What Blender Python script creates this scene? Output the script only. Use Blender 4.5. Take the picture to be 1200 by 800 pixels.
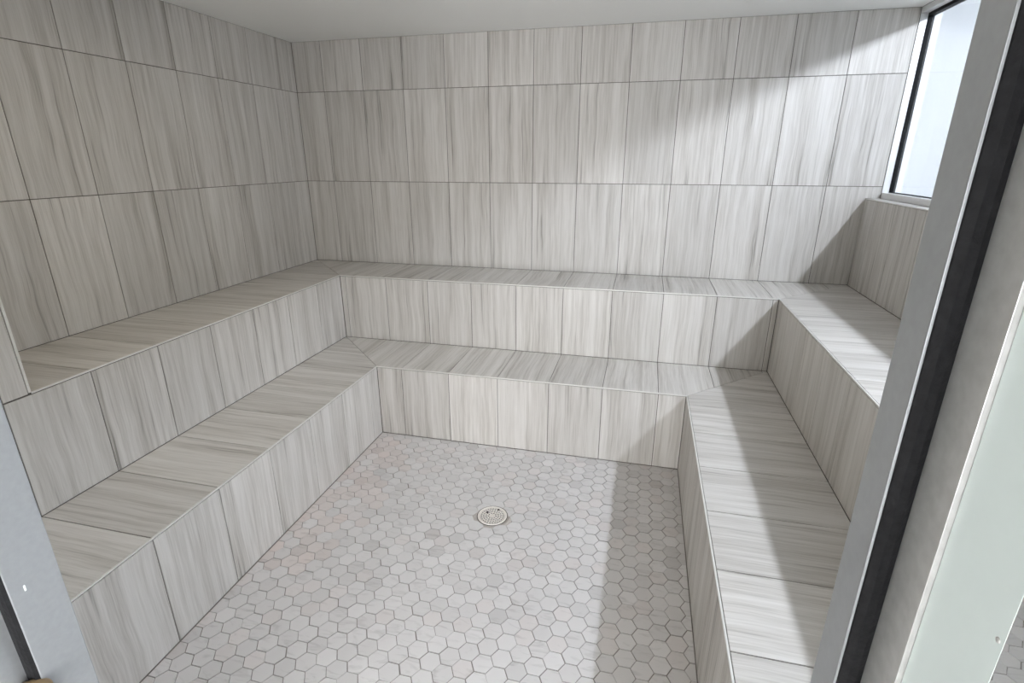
import bpy, bmesh, math, random
from mathutils import Vector, Matrix
random.seed(7)
for o in list(bpy.data.objects): bpy.data.objects.remove(o, do_unlink=True)
SC = bpy.context.scene
COL = SC.collection

# ------------------------------------------------------------------ camera
CAM = Vector((2.4948, -3.7013, 1.6662))
cd = bpy.data.cameras.new('camera'); cam = bpy.data.objects.new('camera', cd); COL.objects.link(cam)
cam.location = CAM
cam.rotation_euler = (1.2370, 0.0007, 0.2391)
cd.sensor_width = 36.0; cd.lens = 36.0 * 619.91 / 1200.0; cd.clip_start = 0.02
SC.camera = cam
# ------------------------------------------------------------------ world, exposure
w = bpy.data.worlds.new('world'); SC.world = w; w.use_nodes = True
w.node_tree.nodes['Background'].inputs[0].default_value = (0.8, 0.9, 1.0, 1)
w.node_tree.nodes['Background'].inputs[1].default_value = 0.05
SC.view_settings.view_transform = 'Standard'; SC.view_settings.look = 'None'
SC.view_settings.exposure = 0.0; SC.view_settings.gamma = 1.0
SC.view_settings.use_curve_mapping = False
SIDE_LAMP = 1460.0        # radiance of the downlights in the room behind the window
PANEL_FILL = 1.0         # radiance of the fill panels added to the hallway ceiling
HALL_FILL = 27.0               # radiance of the glowing fill board added across the hallway
HALL_FILL_COL = (0.95, 0.96, 0.975)
ROOM_FILL = 11.0         # radiance of the unseen fill light added to the steam room ceiling
ROOM_FILL_COL = (1.0, 0.89, 0.66)
SIDE_COL = (0.85, 0.865, 1.0)
PANEL_FILL_COL = (0.90, 0.94, 1.0)

# ------------------------------------------------------------------ room dimensions (metres)
XR, ZC = 3.781, 2.432                 # right wall, ceiling
ZR = [2.111, 1.5035]                  # horizontal wall joints
ZU, ZL = 0.903, 0.456                 # bench heights
UX0, UX1, UY = 0.485, 3.284, -0.483   # upper bench front edges
LX0, LX1, LY = 0.968, 2.792, -0.957   # lower bench front edges
YF = -3.307                           # inner face of the front wall
PIER = -2.473                         # end of the upper left bench
XW, ZS = 3.861, 1.436                 # window frame plane, sill height
DX0, DX1 = 1.792, 2.670               # door opening between the stops
XJ = [2.040 + 0.3035 * k for k in range(-7, 8)]
YJ = [-1.963 + 0.2995 * k for k in range(-5, 8)]
JOINT, TILE_T = 0.0034, 0.003

# ------------------------------------------------------------------ materials
def new_mat(name):
    m = bpy.data.materials.new(name); m.use_nodes = True
    nt = m.node_tree; b = nt.nodes['Principled BSDF']
    return m, nt, b
def plain(name, col, rough=0.5, metal=0.0, bump=0.0, scale=200, var=0.0):
    m, nt, b = new_mat(name)
    b.inputs['Base Color'].default_value = (*col, 1); b.inputs['Roughness'].default_value = rough
    b.inputs['Metallic'].default_value = metal
    tc = nt.nodes.new('ShaderNodeTexCoord')
    n = nt.nodes.new('ShaderNodeTexNoise'); n.inputs['Scale'].default_value = scale; n.inputs['Detail'].default_value = 3
    nt.links.new(tc.outputs['Object'], n.inputs['Vector'])
    if bump:
        bp = nt.nodes.new('ShaderNodeBump'); bp.inputs['Strength'].default_value = bump; bp.inputs['Distance'].default_value = 0.002
        nt.links.new(n.outputs['Fac'], bp.inputs['Height']); nt.links.new(bp.outputs['Normal'], b.inputs['Normal'])
    if var:
        r = nt.nodes.new('ShaderNodeValToRGB')
        r.color_ramp.elements[0].position = 0.3; r.color_ramp.elements[1].position = 0.7
        r.color_ramp.elements[0].color = (*[c * (1 - var) for c in col], 1)
        r.color_ramp.elements[1].color = (*[min(1, c * (1 + var)) for c in col], 1)
        nt.links.new(n.outputs['Fac'], r.inputs['Fac']); nt.links.new(r.outputs['Color'], b.inputs['Base Color'])
    return m

def tile_material():
    """porcelain with grey stone streaks running along the tile's own Y axis"""
    m, nt, b = new_mat('streaked_porcelain')
    N, Lk = nt.nodes.new, nt.links.new
    tc = N('ShaderNodeTexCoord'); oi = N('ShaderNodeObjectInfo')
    def mth(op, a, bb=None):
        n = N('ShaderNodeMath'); n.operation = op
        for i, v in enumerate((a, bb)):
            if v is None: continue
            if isinstance(v, (int, float)): n.inputs[i].default_value = v
            else: Lk(v, n.inputs[i])
        return n.outputs[0]
    sep = N('ShaderNodeSeparateXYZ'); Lk(tc.outputs['Object'], sep.inputs[0])
    rnd = oi.outputs['Random']
    # a gentle wander of the streaks along the length
    wn = N('ShaderNodeTexNoise'); wn.inputs['Scale'].default_value = 1.0; wn.inputs['Detail'].default_value = 2
    cw = N('ShaderNodeCombineXYZ'); Lk(mth('MULTIPLY', sep.outputs[0], 3.0), cw.inputs[0]); Lk(mth('MULTIPLY', sep.outputs[1], 3.4), cw.inputs[1]); Lk(mth('MULTIPLY', rnd, 71.0), cw.inputs[2])
    Lk(cw.outputs[0], wn.inputs['Vector'])
    xx = mth('ADD', sep.outputs[0], mth('MULTIPLY', mth('SUBTRACT', wn.outputs['Fac'], 0.5), 0.026))
    def streak(sx, sy, off, detail, rough=0.55):
        c = N('ShaderNodeCombineXYZ')
        Lk(mth('ADD', mth('MULTIPLY', xx, sx), mth('MULTIPLY', rnd, 37.0 + off)), c.inputs[0])
        Lk(mth('MULTIPLY', sep.outputs[1], sy), c.inputs[1])
        Lk(mth('MULTIPLY', rnd, 53.0 + 2 * off), c.inputs[2])
        n = N('ShaderNodeTexNoise'); n.inputs['Scale'].default_value = 1.0
        n.inputs['Detail'].default_value = detail; n.inputs['Roughness'].default_value = rough
        Lk(c.outputs[0], n.inputs['Vector']); return n.outputs['Fac']
    broad = streak(17.0, 0.6, 3, 2)
    mid = streak(62.0, 1.7, 11, 3, 0.6)
    fine = streak(190.0, 5.0, 23, 3, 0.65)
    def ramp(f, stops):
        r = N('ShaderNodeValToRGB'); e = r.color_ramp.elements
        while len(e) < len(stops): e.new(0.5)
        for el, (p, c) in zip(e, stops): el.position = p; el.color = (*c, 1)
        Lk(f, r.inputs['Fac']); return r.outputs['Color']
    tone = mth('ADD', mth('ADD', mth('MULTIPLY', broad, 0.39), mth('MULTIPLY', mid, 0.32)), mth('MULTIPLY', fine, 0.29))
    base = ramp(tone, [(0.36, (0.40, 0.371, 0.336)), (0.45, (0.517, 0.489, 0.455)), (0.53, (0.605, 0.578, 0.545)), (0.64, (0.677, 0.652, 0.622))])
    # thin darker veins
    vein = ramp(mid, [(0.30, (1, 1, 1)), (0.395, (0, 0, 0))])
    vb = ramp(broad, [(0.36, (1, 1, 1)), (0.56, (0, 0, 0))])
    vm = N('ShaderNodeMixRGB'); vm.blend_type = 'MULTIPLY'; vm.inputs['Fac'].default_value = 1; Lk(vein, vm.inputs[1]); Lk(vb, vm.inputs[2])
    bw = N('ShaderNodeRGBToBW'); Lk(vm.outputs[0], bw.inputs[0])
    mx = N('ShaderNodeMixRGB'); Lk(mth('MULTIPLY', bw.outputs[0], 0.9), mx.inputs['Fac']); Lk(base, mx.inputs[1])
    mx.inputs[2].default_value = (0.25, 0.235, 0.215, 1)
    # small difference of tone from tile to tile
    hs = N('ShaderNodeHueSaturation'); Lk(mx.outputs[0], hs.inputs['Color'])
    Lk(mth('ADD', 0.94, mth('MULTIPLY', mth('FRACT', mth('MULTIPLY', rnd, 17.31)), 0.12)), hs.inputs['Value'])
    Lk(hs.outputs[0], b.inputs['Base Color'])
    b.inputs['Roughness'].default_value = 0.48
    b.inputs['Specular IOR Level'].default_value = 0.35
    return m

def hex_material():
    m, nt, b = new_mat('honed_marble_mosaic')
    N, Lk = nt.nodes.new, nt.links.new
    at = N('ShaderNodeAttribute'); at.attribute_name = 'tint'
    geo = N('ShaderNodeNewGeometry')
    at2 = N('ShaderNodeAttribute'); at2.attribute_name = 'vein'
    ad = N('ShaderNodeVectorMath'); ad.operation = 'ADD'; Lk(geo.outputs['Position'], ad.inputs[0])
    sc = N('ShaderNodeVectorMath'); sc.operation = 'SCALE'; sc.inputs['Scale'].default_value = 40.0; Lk(at2.outputs['Color'], sc.inputs[0]); Lk(sc.outputs[0], ad.inputs[1])
    n = N('ShaderNodeTexNoise'); n.inputs['Scale'].default_value = 22; n.inputs['Detail'].default_value = 5; n.inputs['Distortion'].default_value = 1.2
    mp = N('ShaderNodeMapping'); mp.inputs['Scale'].default_value = (0.45, 1.5, 1); mp.inputs['Rotation'].default_value = (0, 0, 0.5)
    Lk(ad.outputs[0], mp.inputs['Vector']); Lk(mp.outputs[0], n.inputs['Vector'])
    r = N('ShaderNodeValToRGB'); r.color_ramp.elements[0].position = 0.27; r.color_ramp.elements[0].color = (0.55, 0.54, 0.54, 1)
    r.color_ramp.elements[1].position = 0.45; r.color_ramp.elements[1].color = (1, 1, 1, 1); Lk(n.outputs['Fac'], r.inputs['Fac'])
    mx = N('ShaderNodeMixRGB'); mx.blend_type = 'MULTIPLY'; mx.inputs['Fac'].default_value = 0.45
    Lk(at.outputs['Color'], mx.inputs[1]); Lk(r.outputs['Color'], mx.inputs[2]); Lk(mx.outputs[0], b.inputs['Base Color'])
    b.inputs['Roughness'].default_value = 0.5; b.inputs['Specular IOR Level'].default_value = 0.35
    return m

def glass_material(name, tint, gloss=1.0, rough=0.0):
    """thin pane: straight-through light with a Fresnel reflection"""
    m = bpy.data.materials.new(name); m.use_nodes = True; nt = m.node_tree; nt.nodes.clear()
    out = nt.nodes.new('ShaderNodeOutputMaterial'); t = nt.nodes.new('ShaderNodeBsdfTransparent'); t.inputs[0].default_value = (*tint, 1)
    g = nt.nodes.new('ShaderNodeBsdfGlossy'); g.inputs['Roughness'].default_value = rough
    f = nt.nodes.new('ShaderNodeLayerWeight'); f.inputs['Blend'].default_value = 0.5
    pw = nt.nodes.new('ShaderNodeMath'); pw.operation = 'POWER'; pw.inputs[1].default_value = 5.0
    mu = nt.nodes.new('ShaderNodeMath'); mu.operation = 'MULTIPLY_ADD'; mu.inputs[1].default_value = gloss; mu.inputs[2].default_value = 0.04; mu.use_clamp = True
    mi = nt.nodes.new('ShaderNodeMixShader')
    nt.links.new(f.outputs['Facing'], pw.inputs[0]); nt.links.new(pw.outputs[0], mu.inputs[0]); nt.links.new(mu.outputs[0], mi.inputs[0])
    nt.links.new(t.outputs[0], mi.inputs[1]); nt.links.new(g.outputs[0], mi.inputs[2]); nt.links.new(mi.outputs[0], out.inputs[0])
    return m
def emit_mat(name, col, s):
    m = bpy.data.materials.new(name); m.use_nodes = True; nt = m.node_tree; nt.nodes.clear()
    out = nt.nodes.new('ShaderNodeOutputMaterial'); e = nt.nodes.new('ShaderNodeEmission')
    e.inputs[0].default_value = (*col, 1); e.inputs[1].default_value = s; nt.links.new(e.outputs[0], out.inputs[0]); return m

RUB_SPEC = 0.12
M = dict(
    tile=tile_material(), hex=hex_material(),
    grout=plain('taupe_grout', (0.125, 0.113, 0.098), 0.9, bump=0.3, scale=400, var=0.15),
    floor_grout=plain('floor_grout', (0.24, 0.22, 0.20), 0.9, bump=0.3, scale=400, var=0.2),
    paint=plain('white_ceiling_paint', (0.88, 0.88, 0.86), 0.75, bump=0.15, scale=260, var=0.012),
    hall=plain('white_wall_paint', (0.82, 0.82, 0.80), 0.8, bump=0.1, scale=200, var=0.01),
    hall_floor=plain('hallway_floor_tile', (0.62, 0.60, 0.57), 0.5, var=0.06, scale=6),
    edge=plain('satin_edge_profile', (0.76, 0.745, 0.71), 0.42, metal=0.3, scale=300, var=0.03),
    alu=plain('brushed_aluminium', (0.31, 0.32, 0.33), 0.42, metal=0.4, scale=120, bump=0.05, var=0.04),
    win_frame=plain('window_aluminium', (0.80, 0.80, 0.80), 0.45, metal=0.25, scale=150, var=0.02),
    white_frame=plain('white_outer_frame', (0.74, 0.77, 0.76), 0.5, scale=150, var=0.01),
    steel=plain('grey_steel', (0.50, 0.495, 0.485), 0.4, metal=0.5, scale=90, bump=0.08, var=0.08),
    rubber=plain('black_rubber', (0.010, 0.010, 0.011), 0.6, bump=0.4, scale=160, var=0.3),
    stile=plain('pale_door_stile', (0.64, 0.71, 0.70), 0.35, scale=60, var=0.01),
    mirror=plain('mirrored_pane_glass', (0.72, 0.74, 0.74), 0.012, metal=1.0, scale=8, var=0.01),
    chrome=plain('drain_steel', (0.86, 0.81, 0.76), 0.4, metal=0.2, scale=300, var=0.12),
    mortar=plain('pale_mortar', (0.46, 0.42, 0.385), 0.9, bump=0.5, scale=300, var=0.15),
    dark=plain('drain_well', (0.05, 0.04, 0.035), 0.8, scale=80, var=0.3),
    wood=plain('turned_wood', (0.24, 0.165, 0.085), 0.5, scale=40, var=0.25),
    pane=glass_material('clear_window_glass', (0.95, 0.985, 0.97), 0.8),
    lamp=emit_mat('downlight_glow', SIDE_COL, SIDE_LAMP),
    room_fill=emit_mat('room_fill_glow', ROOM_FILL_COL, ROOM_FILL),
    hall_fill=emit_mat('hall_fill_glow', HALL_FILL_COL, HALL_FILL),
    side=plain('side_room_paint', (0.78, 0.79, 0.80), 0.8, bump=0.1, scale=200, var=0.01),
    panel=emit_mat('ceiling_fill_glow', PANEL_FILL_COL, PANEL_FILL),
)

M['rubber'].node_tree.nodes['Principled BSDF'].inputs['Specular IOR Level'].default_value = RUB_SPEC

# ------------------------------------------------------------------ object helpers
def link(name, me, mat, parent=None):
    o = bpy.data.objects.new(name, me); COL.objects.link(o)
    if mat is not None and not me.materials: me.materials.append(mat)
    if parent is not None: o.parent = parent
    return o
def empty(name, loc=(0, 0, 0)):
    o = bpy.data.objects.new(name, None); COL.objects.link(o); o.location = loc; o.empty_display_size = 0.1; return o
def tag(o, label, cat=None, kind=None, group=None):
    o['label'] = label
    if cat: o['category'] = cat
    if kind: o['kind'] = kind
    if group: o['group'] = group
    return o
def add_box(bm, a, b, bevel=0.0):
    r = bmesh.ops.create_cube(bm, size=1.0); vs = r['verts']
    for v in vs: v.co = Vector([a[i] + (v.co[i] + 0.5) * (b[i] - a[i]) for i in range(3)])
    if bevel:
        es = list({e for v in vs for e in v.link_edges})
        bmesh.ops.bevel(bm, geom=es, offset=bevel, segments=2, affect='EDGES', profile=0.6)
def bm_mesh(name, bm, smooth=False):
    bmesh.ops.recalc_face_normals(bm, faces=bm.faces)
    me = bpy.data.meshes.new(name); bm.to_mesh(me); bm.free()
    if smooth:
        for f in me.polygons: f.use_smooth = True
    return me
def boxes(name, lst, mat, parent=None, bevel=0.0):
    bm = bmesh.new()
    for a, b in lst: add_box(bm, [min(p, q) for p, q in zip(a, b)], [max(p, q) for p, q in zip(a, b)], bevel)
    return link(name, bm_mesh(name, bm), mat, parent)
def prism(name, pts, z0, z1, mat, parent=None):
    bm = bmesh.new()
    lo = [bm.verts.new((x, y, z0)) for x, y in pts]; hi = [bm.verts.new((x, y, z1)) for x, y in pts]
    bm.faces.new(hi); bm.faces.new(list(reversed(lo)))
    for i in range(len(pts)):
        j = (i + 1) % len(pts); bm.faces.new((lo[i], lo[j], hi[j], hi[i]))
    return link(name, bm_mesh(name, bm), mat, parent)
def lathe(name, prof, mat, parent=None, n=40, smooth=True):
    bm = bmesh.new(); rings = []
    for r, z in prof:
        rings.append([bm.verts.new((r * math.cos(2 * math.pi * k / n), r * math.sin(2 * math.pi * k / n), z)) for k in range(n)] if r > 1e-6 else [bm.verts.new((0, 0, z))])
    for A, B in zip(rings, rings[1:]):
        for k in range(n):
            q = (k + 1) % n
            if len(A) == 1 and len(B) == 1: continue
            if len(A) == 1: bm.faces.new((A[0], B[k], B[q]))
            elif len(B) == 1: bm.faces.new((A[k], A[q], B[0]))
            else: bm.faces.new((A[k], A[q], B[q], B[k]))
    return link(name, bm_mesh(name, bm, smooth), mat, parent)

# convex polygon tools for cutting tiles to fit
def clip_half(poly, p, n):
    out = []
    for i in range(len(poly)):
        a, b = poly[i], poly[(i + 1) % len(poly)]
        da = (a[0] - p[0]) * n[0] + (a[1] - p[1]) * n[1]; db = (b[0] - p[0]) * n[0] + (b[1] - p[1]) * n[1]
        if da >= 0: out.append(a)
        if (da >= 0) != (db >= 0):
            t = da / (da - db); out.append((a[0] + t * (b[0] - a[0]), a[1] + t * (b[1] - a[1])))
    return out
def area(poly):
    return 0.5 * sum(poly[i][0] * poly[(i + 1) % len(poly)][1] - poly[(i + 1) % len(poly)][0] * poly[i][1] for i in range(len(poly)))
def clip(poly, region):          # region counter-clockwise
    for i in range(len(region)):
        a, b = region[i], region[(i + 1) % len(region)]
        poly = clip_half(poly, a, (-(b[1] - a[1]), b[0] - a[0]))
        if len(poly) < 3: return []
    return poly
def dedupe(poly):
    out = []
    for q in poly:
        if not out or math.hypot(q[0] - out[-1][0], q[1] - out[-1][1]) > 1e-5: out.append(q)
    if len(out) > 1 and math.hypot(out[0][0] - out[-1][0], out[0][1] - out[-1][1]) < 1e-5: out.pop()
    return out
def inset(poly, d):
    res = list(poly)
    for i in range(len(poly)):
        a, b = poly[i], poly[(i + 1) % len(poly)]
        l = math.hypot(b[0] - a[0], b[1] - a[1])
        if l < 1e-7: continue
        n = (-(b[1] - a[1]) / l, (b[0] - a[0]) / l)
        res = clip_half(res, (a[0] + n[0] * d, a[1] + n[1] * d), n)
        if len(res) < 3: return []
    return dedupe(res)
def slab_geo(bm, poly, t, ch=0.0007):
    top = inset(poly, ch)
    if len(top) != len(poly): top = poly
    lo = [bm.verts.new((x, y, -0.0004)) for x, y in poly]; md = [bm.verts.new((x, y, t - ch)) for x, y in poly]; hi = [bm.verts.new((x, y, t)) for x, y in top]
    fs = [bm.faces.new(hi)]
    for i in range(len(poly)):
        j = (i + 1) % len(poly)
        fs.append(bm.faces.new((lo[i], lo[j], md[j], md[i]))); fs.append(bm.faces.new((md[i], md[j], hi[j], hi[i])))
    return fs
TILE_MESH = {}
def lay_tiles(parent, origin, u, v, us, vs, region, joint=JOINT, name='tile'):
    """origin: point of the finished surface; u across the grain, v along it; tiles are objects under parent"""
    u, v, O = Vector(u), Vector(v), Vector(origin); n = u.cross(v)
    if area(region) < 0: region = region[::-1]
    for a, b in zip(us, us[1:]):
        for c, d in zip(vs, vs[1:]):
            poly = dedupe(clip([(a, c), (b, c), (b, d), (a, d)], region))
            if len(poly) < 3 or area(poly) < 0.0002: continue
            poly = inset(poly, joint / 2)
            if len(poly) < 3: continue
            cu, cv = (a + b) / 2, (c + d) / 2
            loc = [(x - cu, y - cv) for x, y in poly]
            key = tuple(round(k, 4) for q in loc for k in q)
            if key not in TILE_MESH:
                bm = bmesh.new(); slab_geo(bm, loc, TILE_T); TILE_MESH[key] = bm_mesh('tile', bm); TILE_MESH[key].materials.append(M['tile'])
            o = link(name, TILE_MESH[key], None, parent)
            P = O + u * cu + v * cv - n * TILE_T
            o.matrix_parent_inverse = Matrix()
            mw = Matrix((( u.x, v.x, n.x, P.x), (u.y, v.y, n.y, P.y), (u.z, v.z, n.z, P.z), (0, 0, 0, 1)))
            par = Matrix.Identity(4); q = parent
            while q is not None: par = Matrix.Translation(q.location) @ par; q = q.parent
            o.matrix_basis = par.inverted() @ mw
def rect(a, b, c, d): return [(a, c), (b, c), (b, d), (a, d)]
def cuts(lo, hi, js): return [lo] + [j for j in js if lo + 0.004 < j < hi - 0.004] + [hi]
G = TILE_T      # the grout bed lies this far behind the tile faces

# ------------------------------------------------------------------ structure: walls, floor, ceiling
zrow = [ZU, ZR[1], ZR[0], ZC]
wb = tag(boxes('wall_back', [((-0.14, G, 0), (3.94, 0.14, 2.72))], M['grout']), 'tall back wall of grey streaked tiles behind the benches', kind='structure')
lay_tiles(wb, (0, 0, 0), (1, 0, 0), (0, 0, 1), cuts(0, XW, XJ), zrow, rect(0.0, XW, ZU, ZC))
wl = tag(boxes('wall_left', [((-0.14, YF - 0.14, 0), (-G, G, 2.75))], M['grout']), 'left wall of grey streaked tiles above the benches', kind='structure')
lay_tiles(wl, (0, 0, 0), (0, 1, 0), (0, 0, 1), cuts(PIER, 0.0, YJ), zrow, rect(PIER, 0.0, ZU, ZC))
# tiled pier that closes the left end of the upper bench
wp = tag(boxes('wall_left_pier', [((-G, YF, 0), (UX0 - G, PIER - G, ZC))], M['grout']), 'tiled pier at the near end of the left upper bench', kind='structure')
YP = -1.963 - 2 * 0.2995
lay_tiles(wp, (UX0, 0, 0), (0, 1, 0), (0, 0, 1), cuts(YF, PIER - 0.009, YJ), [ZU - 0.0045] + zrow[1:], rect(YF, PIER - 0.009, ZU - 0.0045, ZC))
lay_tiles(wp, (UX0, 0, 0), (0, 1, 0), (0, 0, 1), cuts(YF, YP, YJ), [ZL, ZU], rect(YF, YP, ZL, ZU))
lay_tiles(wp, (0, PIER, 0), (-1, 0, 0), (0, 0, 1), [-UX0 + 0.009, -0.185, 0], zrow, rect(-UX0 + 0.009, 0, ZU, ZC))
boxes('edge_trim', [((UX0 - 0.008, PIER - 0.0085, ZU), (UX0 + 0.0006, PIER + 0.0006, ZC))], M['edge'], wp, 0.0015)
# right wall, with the window opening from the back wall forwards
WY = -3.15
wr = tag(boxes('wall_right', [((XR + G, YF - 0.14, 0), (3.94, G, ZS - G)), ((XR + G, YF - 0.14, ZS - G), (3.94, WY - 0.002, 2.75)), ((XW + 0.001, WY - 0.002, ZC), (3.94, G, 2.75))], M['grout']),
         'right wall of grey streaked tiles below the window', kind='structure')
lay_tiles(wr, (XR, 0, 0), (0, -1, 0), (0, 0, 1), sorted([-y for y in cuts(YF, -0.0015, YJ)]), [ZU, ZS - 0.006], rect(0.0015, -YF, ZU, ZS - 0.006))
lay_tiles(wr, (XR, 0, 0), (0, -1, 0), (0, 0, 1), cuts(-WY, -YF, [-y for y in YJ]), [ZS - 0.006, ZR[0], ZC], rect(-WY, -YF, ZS - 0.006, ZC))
lay_tiles(wr, (0, 0, ZS), (0, -1, 0), (1, 0, 0), sorted([-y for y in cuts(WY, -0.0015, YJ)]), [XR + 0.006, XW], rect(0.0015, -WY, XR + 0.006, XW), name='sill_tile')
boxes('edge_trim', [((XR - 0.0006, WY, ZS - 0.006), (XR + 0.006, -0.001, ZS + 0.0006))], M['edge'], wr, 0.0012)
# front wall with the doorway
JX0, JX1 = DX0 - 0.075, DX1 + 0.075
FO = -3.42
wf = tag(boxes('wall_front', [((UX0 - G, FO, 0), (JX0, YF, 2.75)), ((JX1, FO, 0), (XR + G, YF, 2.75)), ((JX0, FO, 2.16), (JX1, YF, 2.75))], M['hall']),
         'front wall around the doorway', kind='structure')
# ceiling
tag(boxes('ceiling', [((-G, YF, ZC), (XW + 0.001, G, ZC + 0.08))], M['paint']), 'smooth white painted ceiling over the steam room', kind='structure')

# floor: grout bed with hexagon mosaic
floor = tag(boxes('floor', [((-0.14, FO, -0.10), (3.94, 0.14, -G))], M['floor_grout']), 'floor of small pale hexagon marble tiles', kind='structure')
DR = (1.882, -1.603, 0.0735)
PY = 0.0696; PX = PY * math.sqrt(3) / 2; HR = PY / math.sqrt(3)
R3 = cam.rotation_euler.to_matrix()
def project(P):
    d = R3.transposed() @ (Vector(P) - CAM)
    if d.z > -0.05: return None
    return 600 + 619.91 * d.x / -d.z, 400 - 619.91 * d.y / -d.z, -d.z
hexes = []
ix0, ix1 = int((LX0 - 2.489) / PX) - 1, int((LX1 - 2.489) / PX) + 2
for i in range(ix0, ix1):
    cx = 2.489 + i * PX
    for k in range(-40, 40):
        cy = -1.937 + k * PY + (PY / 2 if i % 2 else 0)
        if cy > LY + 0.06 or cy < YF - 0.06: continue
        jx, jy = cx + random.gauss(0, 0.0006), cy + random.gauss(0, 0.0006); ja = random.gauss(0, 0.006)
        poly = [(jx + HR * math.cos(ja + math.pi / 3 * q), jy + HR * math.sin(ja + math.pi / 3 * q)) for q in range(6)]
        poly = dedupe(clip(poly, rect(LX0 + 0.002, LX1 - 0.002, YF, LY - 0.002)))
        if len(poly) < 3 or area(poly) < 0.00012: continue
        poly = inset(poly, 0.0014)
        if len(poly) < 3: continue
        dd = math.hypot(cx - DR[0], cy - DR[1])
        if dd < DR[2] + HR + 0.004:
            if dd < DR[2] * 0.95: continue
            fine = []
            for a, b in zip(poly, poly[1:] + poly[:1]):
                for t in range(4): fine.append((a[0] + (b[0] - a[0]) * t / 4, a[1] + (b[1] - a[1]) * t / 4))
            RR = DR[2] + 0.005; out = []
            for x, y in fine:
                r = math.hypot(x - DR[0], y - DR[1])
                if r < RR: x, y = DR[0] + (x - DR[0]) * RR / r, DR[1] + (y - DR[1]) * RR / r
                out.append((x, y))
            poly = dedupe(out)
        pr = project((cx, cy, 0)); sz = 0
        if pr and 0 < pr[0] < 1200 and 0 < pr[1] < 800: sz = area(poly) / pr[2] ** 2 * (CAM.z / (Vector((cx, cy, 0)) - CAM).length)
        # marble tone of this tile: off-white, grey, pinkish
        q = random.random(); v = 0.605 + random.gauss(0, 0.017)
        tint = (v * 1.0, v * 0.965, v * 0.95) if q < .62 else ((v * .965, v * .928, v * .912) if q < .85 else (v * 1.0, v * .94, v * .917))
        if random.random() < .03: tint = tuple(c * .88 for c in tint)
        if math.hypot(cx - 1.0, (cy + 1.6) * 0.5) < 0.32 and random.random() < .55: tint = (tint[0] * 1.0, tint[1] * .95, tint[2] * .93)
        hexes.append((sz, cx, cy, poly, tint))
hexes.sort(key=lambda h: -h[0])
def hex_mesh(items, centred):
    bm = bmesh.new(); cl = bm.loops.layers.float_color.new('tint'); vl = bm.loops.layers.float_color.new('vein')
    for sz, cx, cy, poly, tint in items:
        vn = (random.random(), random.random(), random.random(), 1)
        pp = [(x - cx, y - cy) for x, y in poly] if centred else poly
        dz = random.uniform(-0.0005, 0.0003)
        for f in slab_geo(bm, pp, G + dz, 0.0006):
            for l in f.loops: l[cl] = (*tint, 1); l[vl] = vn
    me = bpy.data.meshes.new('hex_tile'); bm.normal_update(); bm.to_mesh(me); bm.free(); me.materials.append(M['hex']); return me
for h in hexes[:300]:
    o = link('hex_tile', hex_mesh([h], True), None, floor); o.location = (h[1], h[2], -G)
o = link('hex_tile_field', hex_mesh(hexes[300:], False), None, floor); o.location = (0, 0, -G); o['kind'] = 'stuff'

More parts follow.
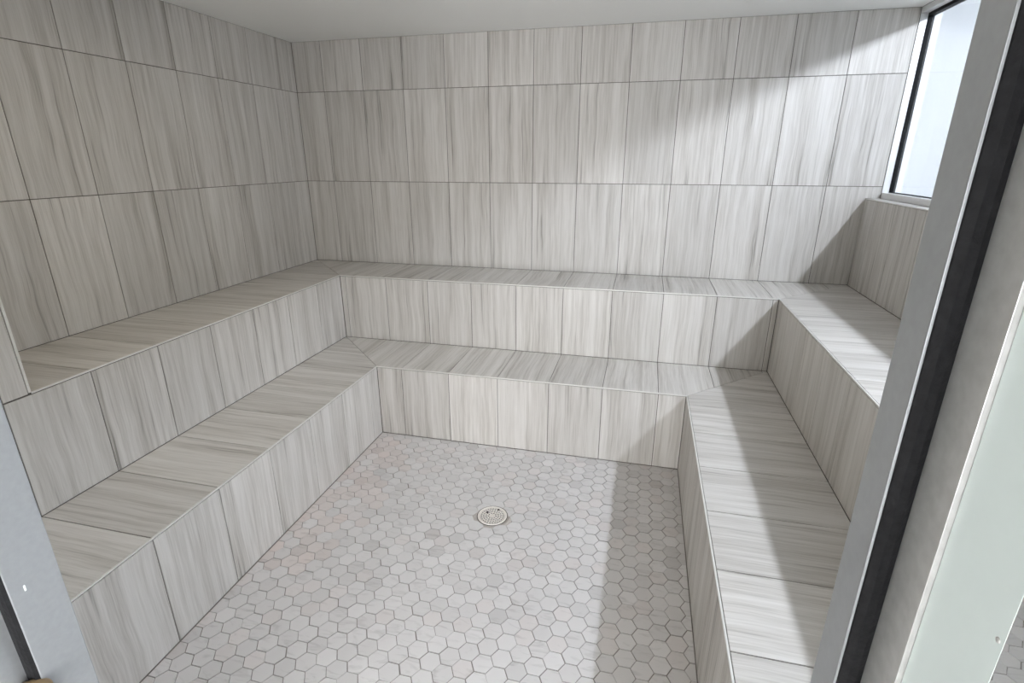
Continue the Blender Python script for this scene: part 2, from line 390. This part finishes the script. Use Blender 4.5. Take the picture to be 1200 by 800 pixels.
# ------------------------------------------------------------------ benches
T = 0.0058      # width of the edge profile
def bench(name, label, z0, z1, xl0, xl1, xr0, xr1, yb0, yb1, yend_l, yend_r):
    """U of three runs: left (x xl0..xl1), back (y yb1..yb0), right (x xr1..xr0); tiles follow the joints of the walls"""
    root = empty(name, ((xl0 + xr0) / 2, (yb0 + yb1) / 2, 0)); tag(root, label, 'bench')
    inv = -root.location
    def part(o):
        o.location = inv; return o
    # polygons of the three seats, mitred at the corners
    seatL = [(xl0, yend_l), (xl1, yend_l), (xl1, yb1), (xl0, yb0)]
    seatB = [(xl1, yb1), (xr1, yb1), (xr0, yb0), (xl0, yb0)]
    seatR = [(xr1, yend_r), (xr0, yend_r), (xr0, yb0), (xr1, yb1)]
    s = 0.012
    bodyL = [(xl0, yend_l), (xl1 - s, yend_l), (xl1 - s, yb1 + s), (xl0, yb0)]
    bodyB = [(xl1 - s, yb1 + s), (xr1 + s, yb1 + s), (xr0, yb0), (xl0, yb0)]
    bodyR = [(xr1 + s, yend_r), (xr0, yend_r), (xr0, yb0), (xr1 + s, yb1 + s)]
    zt, zr = z1 - G, z1 - T - 0.0015
    sl = part(prism('seat', bodyL, 0, zt, M['grout'], root)); sb = part(prism('seat', bodyB, 0, zt, M['grout'], root)); sr = part(prism('seat', bodyR, 0, zt, M['grout'], root))
    e = T + 0.0005
    def shrink(poly, ax, val, sign):
        n = (sign, 0) if ax == 0 else (0, sign); p = (val, 0) if ax == 0 else (0, val)
        if area(poly) < 0: poly = poly[::-1]
        return clip_half(poly, p, n)
    ZO = (0, 0, z1)
    yl, xx = cuts(yend_l, yb0, YJ), cuts(xl0, xr0, XJ); yr = cuts(yend_r, yb0, YJ)
    # left and right seats: grain across the bench (world X); back seat: grain along world Y
    toL = lambda P: [(y, -x) for x, y in P]
    lay_tiles(sl, ZO, (0, 1, 0), (-1, 0, 0), yl, [-xl1, -xl0], toL(shrink(seatL, 0, xl1 - e, -1)))
    lay_tiles(sr, ZO, (0, 1, 0), (-1, 0, 0), yr, [-xr0, -xr1], toL(shrink(seatR, 0, xr1 + e, 1)))
    lay_tiles(sb, ZO, (1, 0, 0), (0, 1, 0), xx, [yb1, yb0], shrink(seatB, 1, yb1 + e, 1))
    # risers
    rl = part(boxes('riser', [((xl1 - s, yend_l, z0), (xl1 - G, yb1 + G, zt))], M['grout'], root))
    rb = part(boxes('riser', [((xl1 - G, yb1 + G, z0), (xr1 + G, yb1 + s, zt))], M['grout'], root))
    rr = part(boxes('riser', [((xr1 + G, yend_r, z0), (xr1 + s, yb1 + G, zt))], M['grout'], root))
    ye = YP if yend_l == PIER else yend_l      # the last riser tile runs on under the pier
    lay_tiles(rl, (xl1, 0, 0), (0, 1, 0), (0, 0, 1), cuts(ye, yb1, YJ), [z0, zr], rect(ye, yb1 - 0.001, z0, zr))
    lay_tiles(rb, (0, yb1, 0), (1, 0, 0), (0, 0, 1), cuts(xl1, xr1, XJ), [z0, zr], rect(xl1 + 0.001, xr1 - 0.001, z0, zr))
    lay_tiles(rr, (xr1, 0, 0), (0, -1, 0), (0, 0, 1), sorted([-y for y in cuts(yend_r, yb1, YJ)]), [z0, zr], rect(-yb1 + 0.001, -yend_r, z0, zr))
    # edge profiles, mitred square metal angle
    pr = 0.0005
    part(boxes('edge_trim', [((xl1 - T, yend_l, z1 - T), (xl1 + pr, yb1 - pr, z1 + pr))], M['edge'], root, 0.0010))
    part(boxes('edge_trim', [((xl1 - T, yb1 - pr, z1 - T), (xr1 + T, yb1 + T, z1 + pr))], M['edge'], root, 0.0010))
    part(boxes('edge_trim', [((xr1 - pr, yend_r, z1 - T), (xr1 + T, yb1 - pr, z1 + pr))], M['edge'], root, 0.0010))
    return root
bench('upper_bench', 'upper tier of the U-shaped tiled bench, against the walls', ZL, ZU, 0, UX0, XR, UX1, 0, UY, PIER, YF)
bench('lower_bench', 'lower tier of the U-shaped tiled bench, next to the hexagon floor', 0, ZL, UX0, LX0, UX1, LX1, UY, LY, YF, YF)

# ------------------------------------------------------------------ window at the right
win = tag(empty('window_1', (XW, -1.3, ZS)), 'bright window above the right bench', kind='structure')
def wpart(o): o.location = -win.location; return o
ZB, ZT = ZS + 0.034, 2.400          # top of the bottom bar, underside of the head
XG, XO, XE = 3.897, 3.927, 3.962     # seal, outer frame, outer end
YB0, YB1 = -0.006, WY + 0.04         # back and near uprights
wpart(boxes('window_frame', [((XW, YB0, ZS), (XG, -0.001, ZC - 0.002))], M['win_frame'], win, 0.0008))
wpart(boxes('window_frame', [((XW, WY, ZS), (XG, YB1, ZC - 0.002))], M['win_frame'], win, 0.0015))
wpart(boxes('window_frame', [((XW, YB1, ZS), (XG, YB0, ZB))], M['win_frame'], win, 0.0015))
wpart(boxes('window_frame', [((XW, YB1, ZT), (XG, YB0, ZC - 0.002))], M['win_frame'], win, 0.0015))
wpart(boxes('gasket', [((XG, YB0 - 0.005, ZB), (XO, -0.001, ZT))], M['rubber'], win))
wpart(boxes('gasket', [((XG, YB1 + 0.005, ZT - 0.016), (XO, YB0 - 0.005, ZC - 0.002))], M['rubber'], win))
wpart(boxes('gasket', [((XG, YB1 + 0.005, ZS), (XO, YB0 - 0.005, ZB + 0.003))], M['rubber'], win))
wpart(boxes('gasket', [((XG, WY, ZB), (XO, YB1 + 0.005, ZT))], M['rubber'], win))
for a, b in [((YB0, ZS), (0.0, ZC)), ((WY, ZS), (YB1, ZC)), ((YB1, ZS), (YB0, ZB)), ((YB1, ZT), (YB0, ZC))]:
    wpart(boxes('outer_frame', [((XO, a[0], a[1]), (XE, b[0], b[1]))], M['white_frame'], win))
wpart(boxes('pane', [((XG + 0.010, YB1 - 0.01, ZB - 0.02), (XG + 0.016, YB0 + 0.003, ZT + 0.02))], M['pane'], win))

# ------------------------------------------------------------------ doorway in the foreground
fr = tag(empty('trim_1', ((DX0 + DX1) / 2, -3.36, 0)), 'grey metal door frame with black rubber seals in the foreground', kind='structure')
def fpart(o): o.location = -fr.location; return o
ZD = 2.12
YR = -3.340; YLs = -3.360
# right jamb: stop, seal on its outer face, rebate
fpart(boxes('jamb', [((DX1, YR + 0.0, 0), (JX1 + 0.001, YF + 0.004, ZD))], M['alu'], fr, 0.0015))
fpart(boxes('seal_lip', [((DX1 - 0.0004, YR - 0.0012, 0), (DX1 + 0.0014, YR, ZD))], M['alu'], fr, 0.0003))
bm = bmesh.new()
prof = [(0.0014, 0.0), (0.0016, -0.003), (0.006, -0.0065), (0.012, -0.0055), (0.0175, -0.0015), (0.0175, 0.0)]
lo = [bm.verts.new((DX1 + a, YR + b, 0)) for a, b in prof]; hi = [bm.verts.new((DX1 + a, YR + b, ZD)) for a, b in prof]
for i in range(len(prof)): j = (i + 1) % len(prof); bm.faces.new((lo[i], lo[j], hi[j], hi[i]))
bm.faces.new(hi); bm.faces.new(lo)
fpart(link('gasket', bm_mesh('gasket', bm), M['rubber'], fr))
fpart(boxes('rebate', [((DX1 + 0.0180, -3.378, 0), (JX1 + 0.001, YR, ZD))], M['steel'], fr, 0.0003))
fpart(boxes('face_plate', [((DX1 + 0.030, FO - 0.004, 0), (JX1 + 0.03, -3.378, ZD))], M['alu'], fr, 0.001))
# left jamb
fpart(boxes('jamb', [((JX0 - 0.001, YLs, 0), (DX0, YF + 0.004, ZD))], M['alu'], fr, 0.0015))
bm = bmesh.new()
prof = [(-0.001, 0.0), (-0.003, -0.004), (-0.011, -0.004), (-0.022, -0.002), (-0.024, 0.0)]
lo = [bm.verts.new((DX0 + a, YLs + b, 0)) for a, b in prof]; hi = [bm.verts.new((DX0 + a, YLs + b, ZD)) for a, b in prof]
for i in range(len(prof)): j = (i + 1) % len(prof); bm.faces.new((lo[i], lo[j], hi[j], hi[i]))
bm.faces.new(hi); bm.faces.new(lo)
fpart(link('gasket', bm_mesh('gasket', bm), M['rubber'], fr))
fpart(boxes('rebate', [((JX0 - 0.001, FO, 0), (DX0 - 0.025, YLs, ZD))], M['alu'], fr, 0.001))
# head and threshold
fpart(boxes('head', [((JX0, YR, ZD), (JX1, YF + 0.004, 2.16)), ((JX0, FO, ZD + 0.02), (JX1, YR, 2.16))], M['alu'], fr, 0.001))
fpart(boxes('threshold', [((DX0, FO, -G), (DX1, YF - 0.001, 0.012))], M['alu'], fr, 0.002))
# little paint chip on the left jamb and a turned wooden stop with a steel cup
chip = fpart(boxes('paint_chip', [((DX0 - 0.0002, -3.3445, 1.1645), (DX0 + 0.0006, -3.3425, 1.1725))], M['white_frame'], fr, 0.0003)); chip['label'] = 'small white paint chip'
kb = lathe('knob', [(0.0, 0.0), (0.014, 0.0), (0.013, 0.010), (0.018, 0.015), (0.0215, 0.022), (0.0215, 0.030), (0.018, 0.037), (0.010, 0.041), (0.0, 0.042)], M['wood'], fr, 28)
kb.rotation_euler = (0, math.pi / 2, 0); kb.location = Vector((DX0 - 0.030, -3.372, 1.0195)) - fr.location; kb['label'] = 'turned wooden knob'
lathe('screw_cap', [(0.0105, 0.0385), (0.0105, 0.0425), (0.008, 0.0440), (0.0, 0.0445)], M['chrome'], kb, 20)

# door leaf, swung open against the right jamb
leaf = tag(empty('door_1', (2.70, -3.40, 0)), 'open door leaf with pale stile and reflective pane at the right edge', kind='structure')
def lpart(o): o.location = -leaf.location; return o
LXF = DX1 + 0.0215
lpart(boxes('stile', [((LXF, -3.4415, 0.02), (LXF + 0.008, -3.3785, 2.10))], M['stile'], leaf, 0.0003))
lpart(boxes('stile', [((LXF, -4.25, 0.02), (LXF + 0.008, -4.19, 2.10))], M['stile'], leaf, 0.001))
lpart(boxes('rail', [((LXF, -4.19, 0.02), (LXF + 0.008, -3.4415, 0.12))], M['stile'], leaf, 0.001))
lpart(boxes('rail', [((LXF, -4.19, 2.04), (LXF + 0.008, -3.4415, 2.10))], M['stile'], leaf, 0.001))
lpart(boxes('pane', [((LXF + 0.0002, -4.19, 0.12), (LXF + 0.0078, -3.4413, 2.04))], M['mirror'], leaf))
sc_ = lathe('screw', [(0.0016, 0), (0.0016, 0.0005), (0.0, 0.0008)], M['steel'], leaf, 14)
sc_.rotation_euler = (0, -math.pi / 2, 0); sc_.location = Vector((LXF, -3.4375, 1.4285)) - leaf.location

# ------------------------------------------------------------------ floor drain
dr = tag(empty('floor_drain', (DR[0], DR[1], 0)), 'round perforated metal drain set in the hexagon floor', 'drain')
R = DR[2]
lathe('mortar_bed', [(R + 0.030, -0.0035), (R + 0.030, -0.0012), (R + 0.002, -0.0006), (R + 0.002, -0.0035)], M['mortar'], dr, 48)
lathe('collar', [(R + 0.0022, -0.003), (R + 0.0022, 0.0002), (R - 0.0005, 0.0004), (R - 0.0005, -0.006)], M['dark'], dr, 48)
lathe('rim', [(R - 0.001, -0.004), (R - 0.001, 0.0012), (R - 0.003, 0.0022), (R - 0.010, 0.0022), (R - 0.011, 0.001), (R - 0.011, -0.004)], M['chrome'], dr, 48)
lathe('well', [(R - 0.002, -0.0028), (0, -0.0026)], M['dark'], dr, 40)
bm = bmesh.new()
def ring(r0, r1, z0=-0.0024, z1=0.0012, n=48, a0=0.0, a1=2 * math.pi):
    for k in range(n):
        p, q = a0 + (a1 - a0) * k / n, a0 + (a1 - a0) * (k + 1) / n
        c = [(r0, p), (r1, p), (r1, q), (r0, q)]
        lo = [bm.verts.new((r * math.cos(t), r * math.sin(t), z0)) for r, t in c]; hi = [bm.verts.new((r * math.cos(t), r * math.sin(t), z1)) for r, t in c]
        bm.faces.new(hi)
        for i in range(4): j = (i + 1) % 4; bm.faces.new((lo[i], lo[j], hi[j], hi[i]))
radii = [0.0, 0.0125, 0.0245, 0.0365, 0.0485, 0.0600]
for i, r0 in enumerate(radii):
    ring(max(r0 - 0.0019, 0.0), r0 + 0.0019 if r0 else 0.0055, n=40)
for i, (r0, r1) in enumerate(zip(radii, radii[1:])):
    nb = max(6, int(2 * math.pi * (r0 + r1) / 2 / 0.0125))
    for k in range(nb):
        t = 2 * math.pi * (k + 0.5 * (i % 2)) / nb; h = 0.0034 / max((r0 + r1) / 2, 0.004) * 0.6
        ring(r0 + 0.001, r1 - 0.001, n=1, a0=t - h, a1=t + h)
ring(0.060, R - 0.0105, n=48)
me = bpy.data.meshes.new('grate'); bm.normal_update(); bm.to_mesh(me); bm.free()
link('grate', me, M['chrome'], dr)
for sx in (-1, 1):
    s_ = lathe('screw', [(0.0062, 0.001), (0.0062, 0.0022), (0.0035, 0.0030), (0, 0.0030)], M['dark'], dr, 20)
    s_.location = (0.018, 0.050, 0) if sx > 0 else (-0.030, 0.018, 0)

# ------------------------------------------------------------------ the rooms next door
HZ = 2.72
S0, S1, SZ = 3.94, 5.9, 2.72
tag(boxes('wall_side_room', [((S1, -4.0, 0), (S1 + 0.1, 1.05, SZ)), ((S0, 0.95, 0), (S1, 1.05, SZ)), ((S0 - 0.1, 0.14, 0), (S0, 1.05, SZ)), ((S0, FO, 0), (S1, FO + 0.1, SZ))], M['side']),
    'white wall of the bright room behind the window', kind='structure')
tag(boxes('floor_side_room', [((S0, FO, -0.1), (S1, 1.05, 0))], M['hall_floor']), 'floor of the room behind the window', kind='structure')
tag(boxes('ceiling_side_room', [((S0 - 0.1, FO, SZ), (S1 + 0.1, 1.05, SZ + 0.1))], M['side']), 'white ceiling of the room behind the window', kind='structure')
H0, H1, HB = -0.6, 5.0, -6.2
tag(boxes('wall_hallway', [((H0, HB - 0.1, 0), (H1, HB, HZ)), ((H0 - 0.1, HB, 0), (H0, FO, HZ)), ((H1, HB, 0), (H1 + 0.1, FO, HZ)), ((H0, FO, 0), (-0.14, FO + 0.1, HZ)), ((3.94, FO - 0.001, 0), (H1, FO + 0.1, HZ))], M['hall']),
    'white wall of the hallway outside the doorway', kind='structure')
tag(boxes('floor_hallway', [((H0, HB, -0.1), (H1, FO, -0.002))], M['hall_floor']), 'pale floor of the hallway outside the doorway', kind='structure')
tag(boxes('ceiling_hallway', [((H0, HB, HZ), (H1, FO, HZ + 0.1))], M['hall']), 'white ceiling of the hallway outside the doorway', kind='structure')
# glowing board added across the hallway, low fill light through the doorway
w2 = tag(empty('hall_fill_board', (3.1, HB, 0.22)), 'added glowing fill board on the far hallway wall', kind='structure')
for k in range(3):
    boxes('fill_pane', [((-1.17 + 0.8 * k, 0.012, 0.03), (-0.43 + 0.8 * k, 0.02, 1.37))], M['hall_fill'], w2)
boxes('window_frame', [((-1.25, 0.001, -0.05), (1.25, 0.05, 0.03)), ((-1.25, 0.001, 1.37), (1.25, 0.05, 1.45))] + [((-1.25 + 0.8 * k, 0.001, 0.03), (-1.17 + 0.8 * k + (0.02 if k == 3 else 0), 0.05, 1.37)) for k in range(4)], M['white_frame'], w2)  # surround of the added fill board
# globe lamps in the room beyond the window
def globe(x, y, z, label):
    t = tag(empty('globe_lamp', (x, y, z)), label, 'lamp', group='globe lamps behind the window')
    lathe('globe', [(0.05 * math.sin(math.pi * k / 16), -0.05 * math.cos(math.pi * k / 16)) for k in range(17)], M['lamp'], t, 28)
    lathe('canopy', [(0.0, SZ - z), (0.05, SZ - z), (0.05, SZ - z - 0.012), (0.02, SZ - z - 0.02), (0.02, 0.046)], M['white_frame'], t, 24)
globe(4.42, -1.8, 2.605, 'round ceiling globe lamp behind the window, nearer the back wall')
globe(4.42, -2.8, 2.605, 'round ceiling globe lamp behind the window, farther from the back wall')
# faint fill panels added to the unseen hallway ceiling
def panel(x, y, label):
    t = tag(empty('ceiling_fill_panel', (x, y, HZ)), label, 'fill light', group='added fill panels of the hallway ceiling')
    boxes('diffuser', [((-0.55, -0.28, -0.02), (0.55, 0.28, -0.012))], M['panel'], t)
    boxes('frame', [((-0.58, -0.31, -0.024), (-0.55, 0.31, 0)), ((0.55, -0.31, -0.024), (0.58, 0.31, 0)), ((-0.55, -0.31, -0.024), (0.55, -0.28, 0)), ((-0.55, 0.28, -0.024), (0.55, 0.31, 0))], M['white_frame'], t)
panel(1.2, -4.7, 'flat fill light panel added to the hallway ceiling on the left side of the doorway')
panel(3.2, -4.7, 'flat fill light panel added to the hallway ceiling on the right side of the doorway')

# unseen round ceiling light added to lift the steam room's ambient level
t = tag(empty('room_fill_light', (1.15, -1.9, ZC)), 'round fill light added to the steam room ceiling', 'fill light')
lathe('bezel', [(0.25, 0.0), (0.25, -0.02), (0.24, -0.03), (0.225, -0.03), (0.225, 0.0)], M['white_frame'], t, 40)
lathe('lens', [(0.225, -0.024), (0.17, -0.036), (0.09, -0.043), (0.0, -0.045)], M['room_fill'], t, 40)
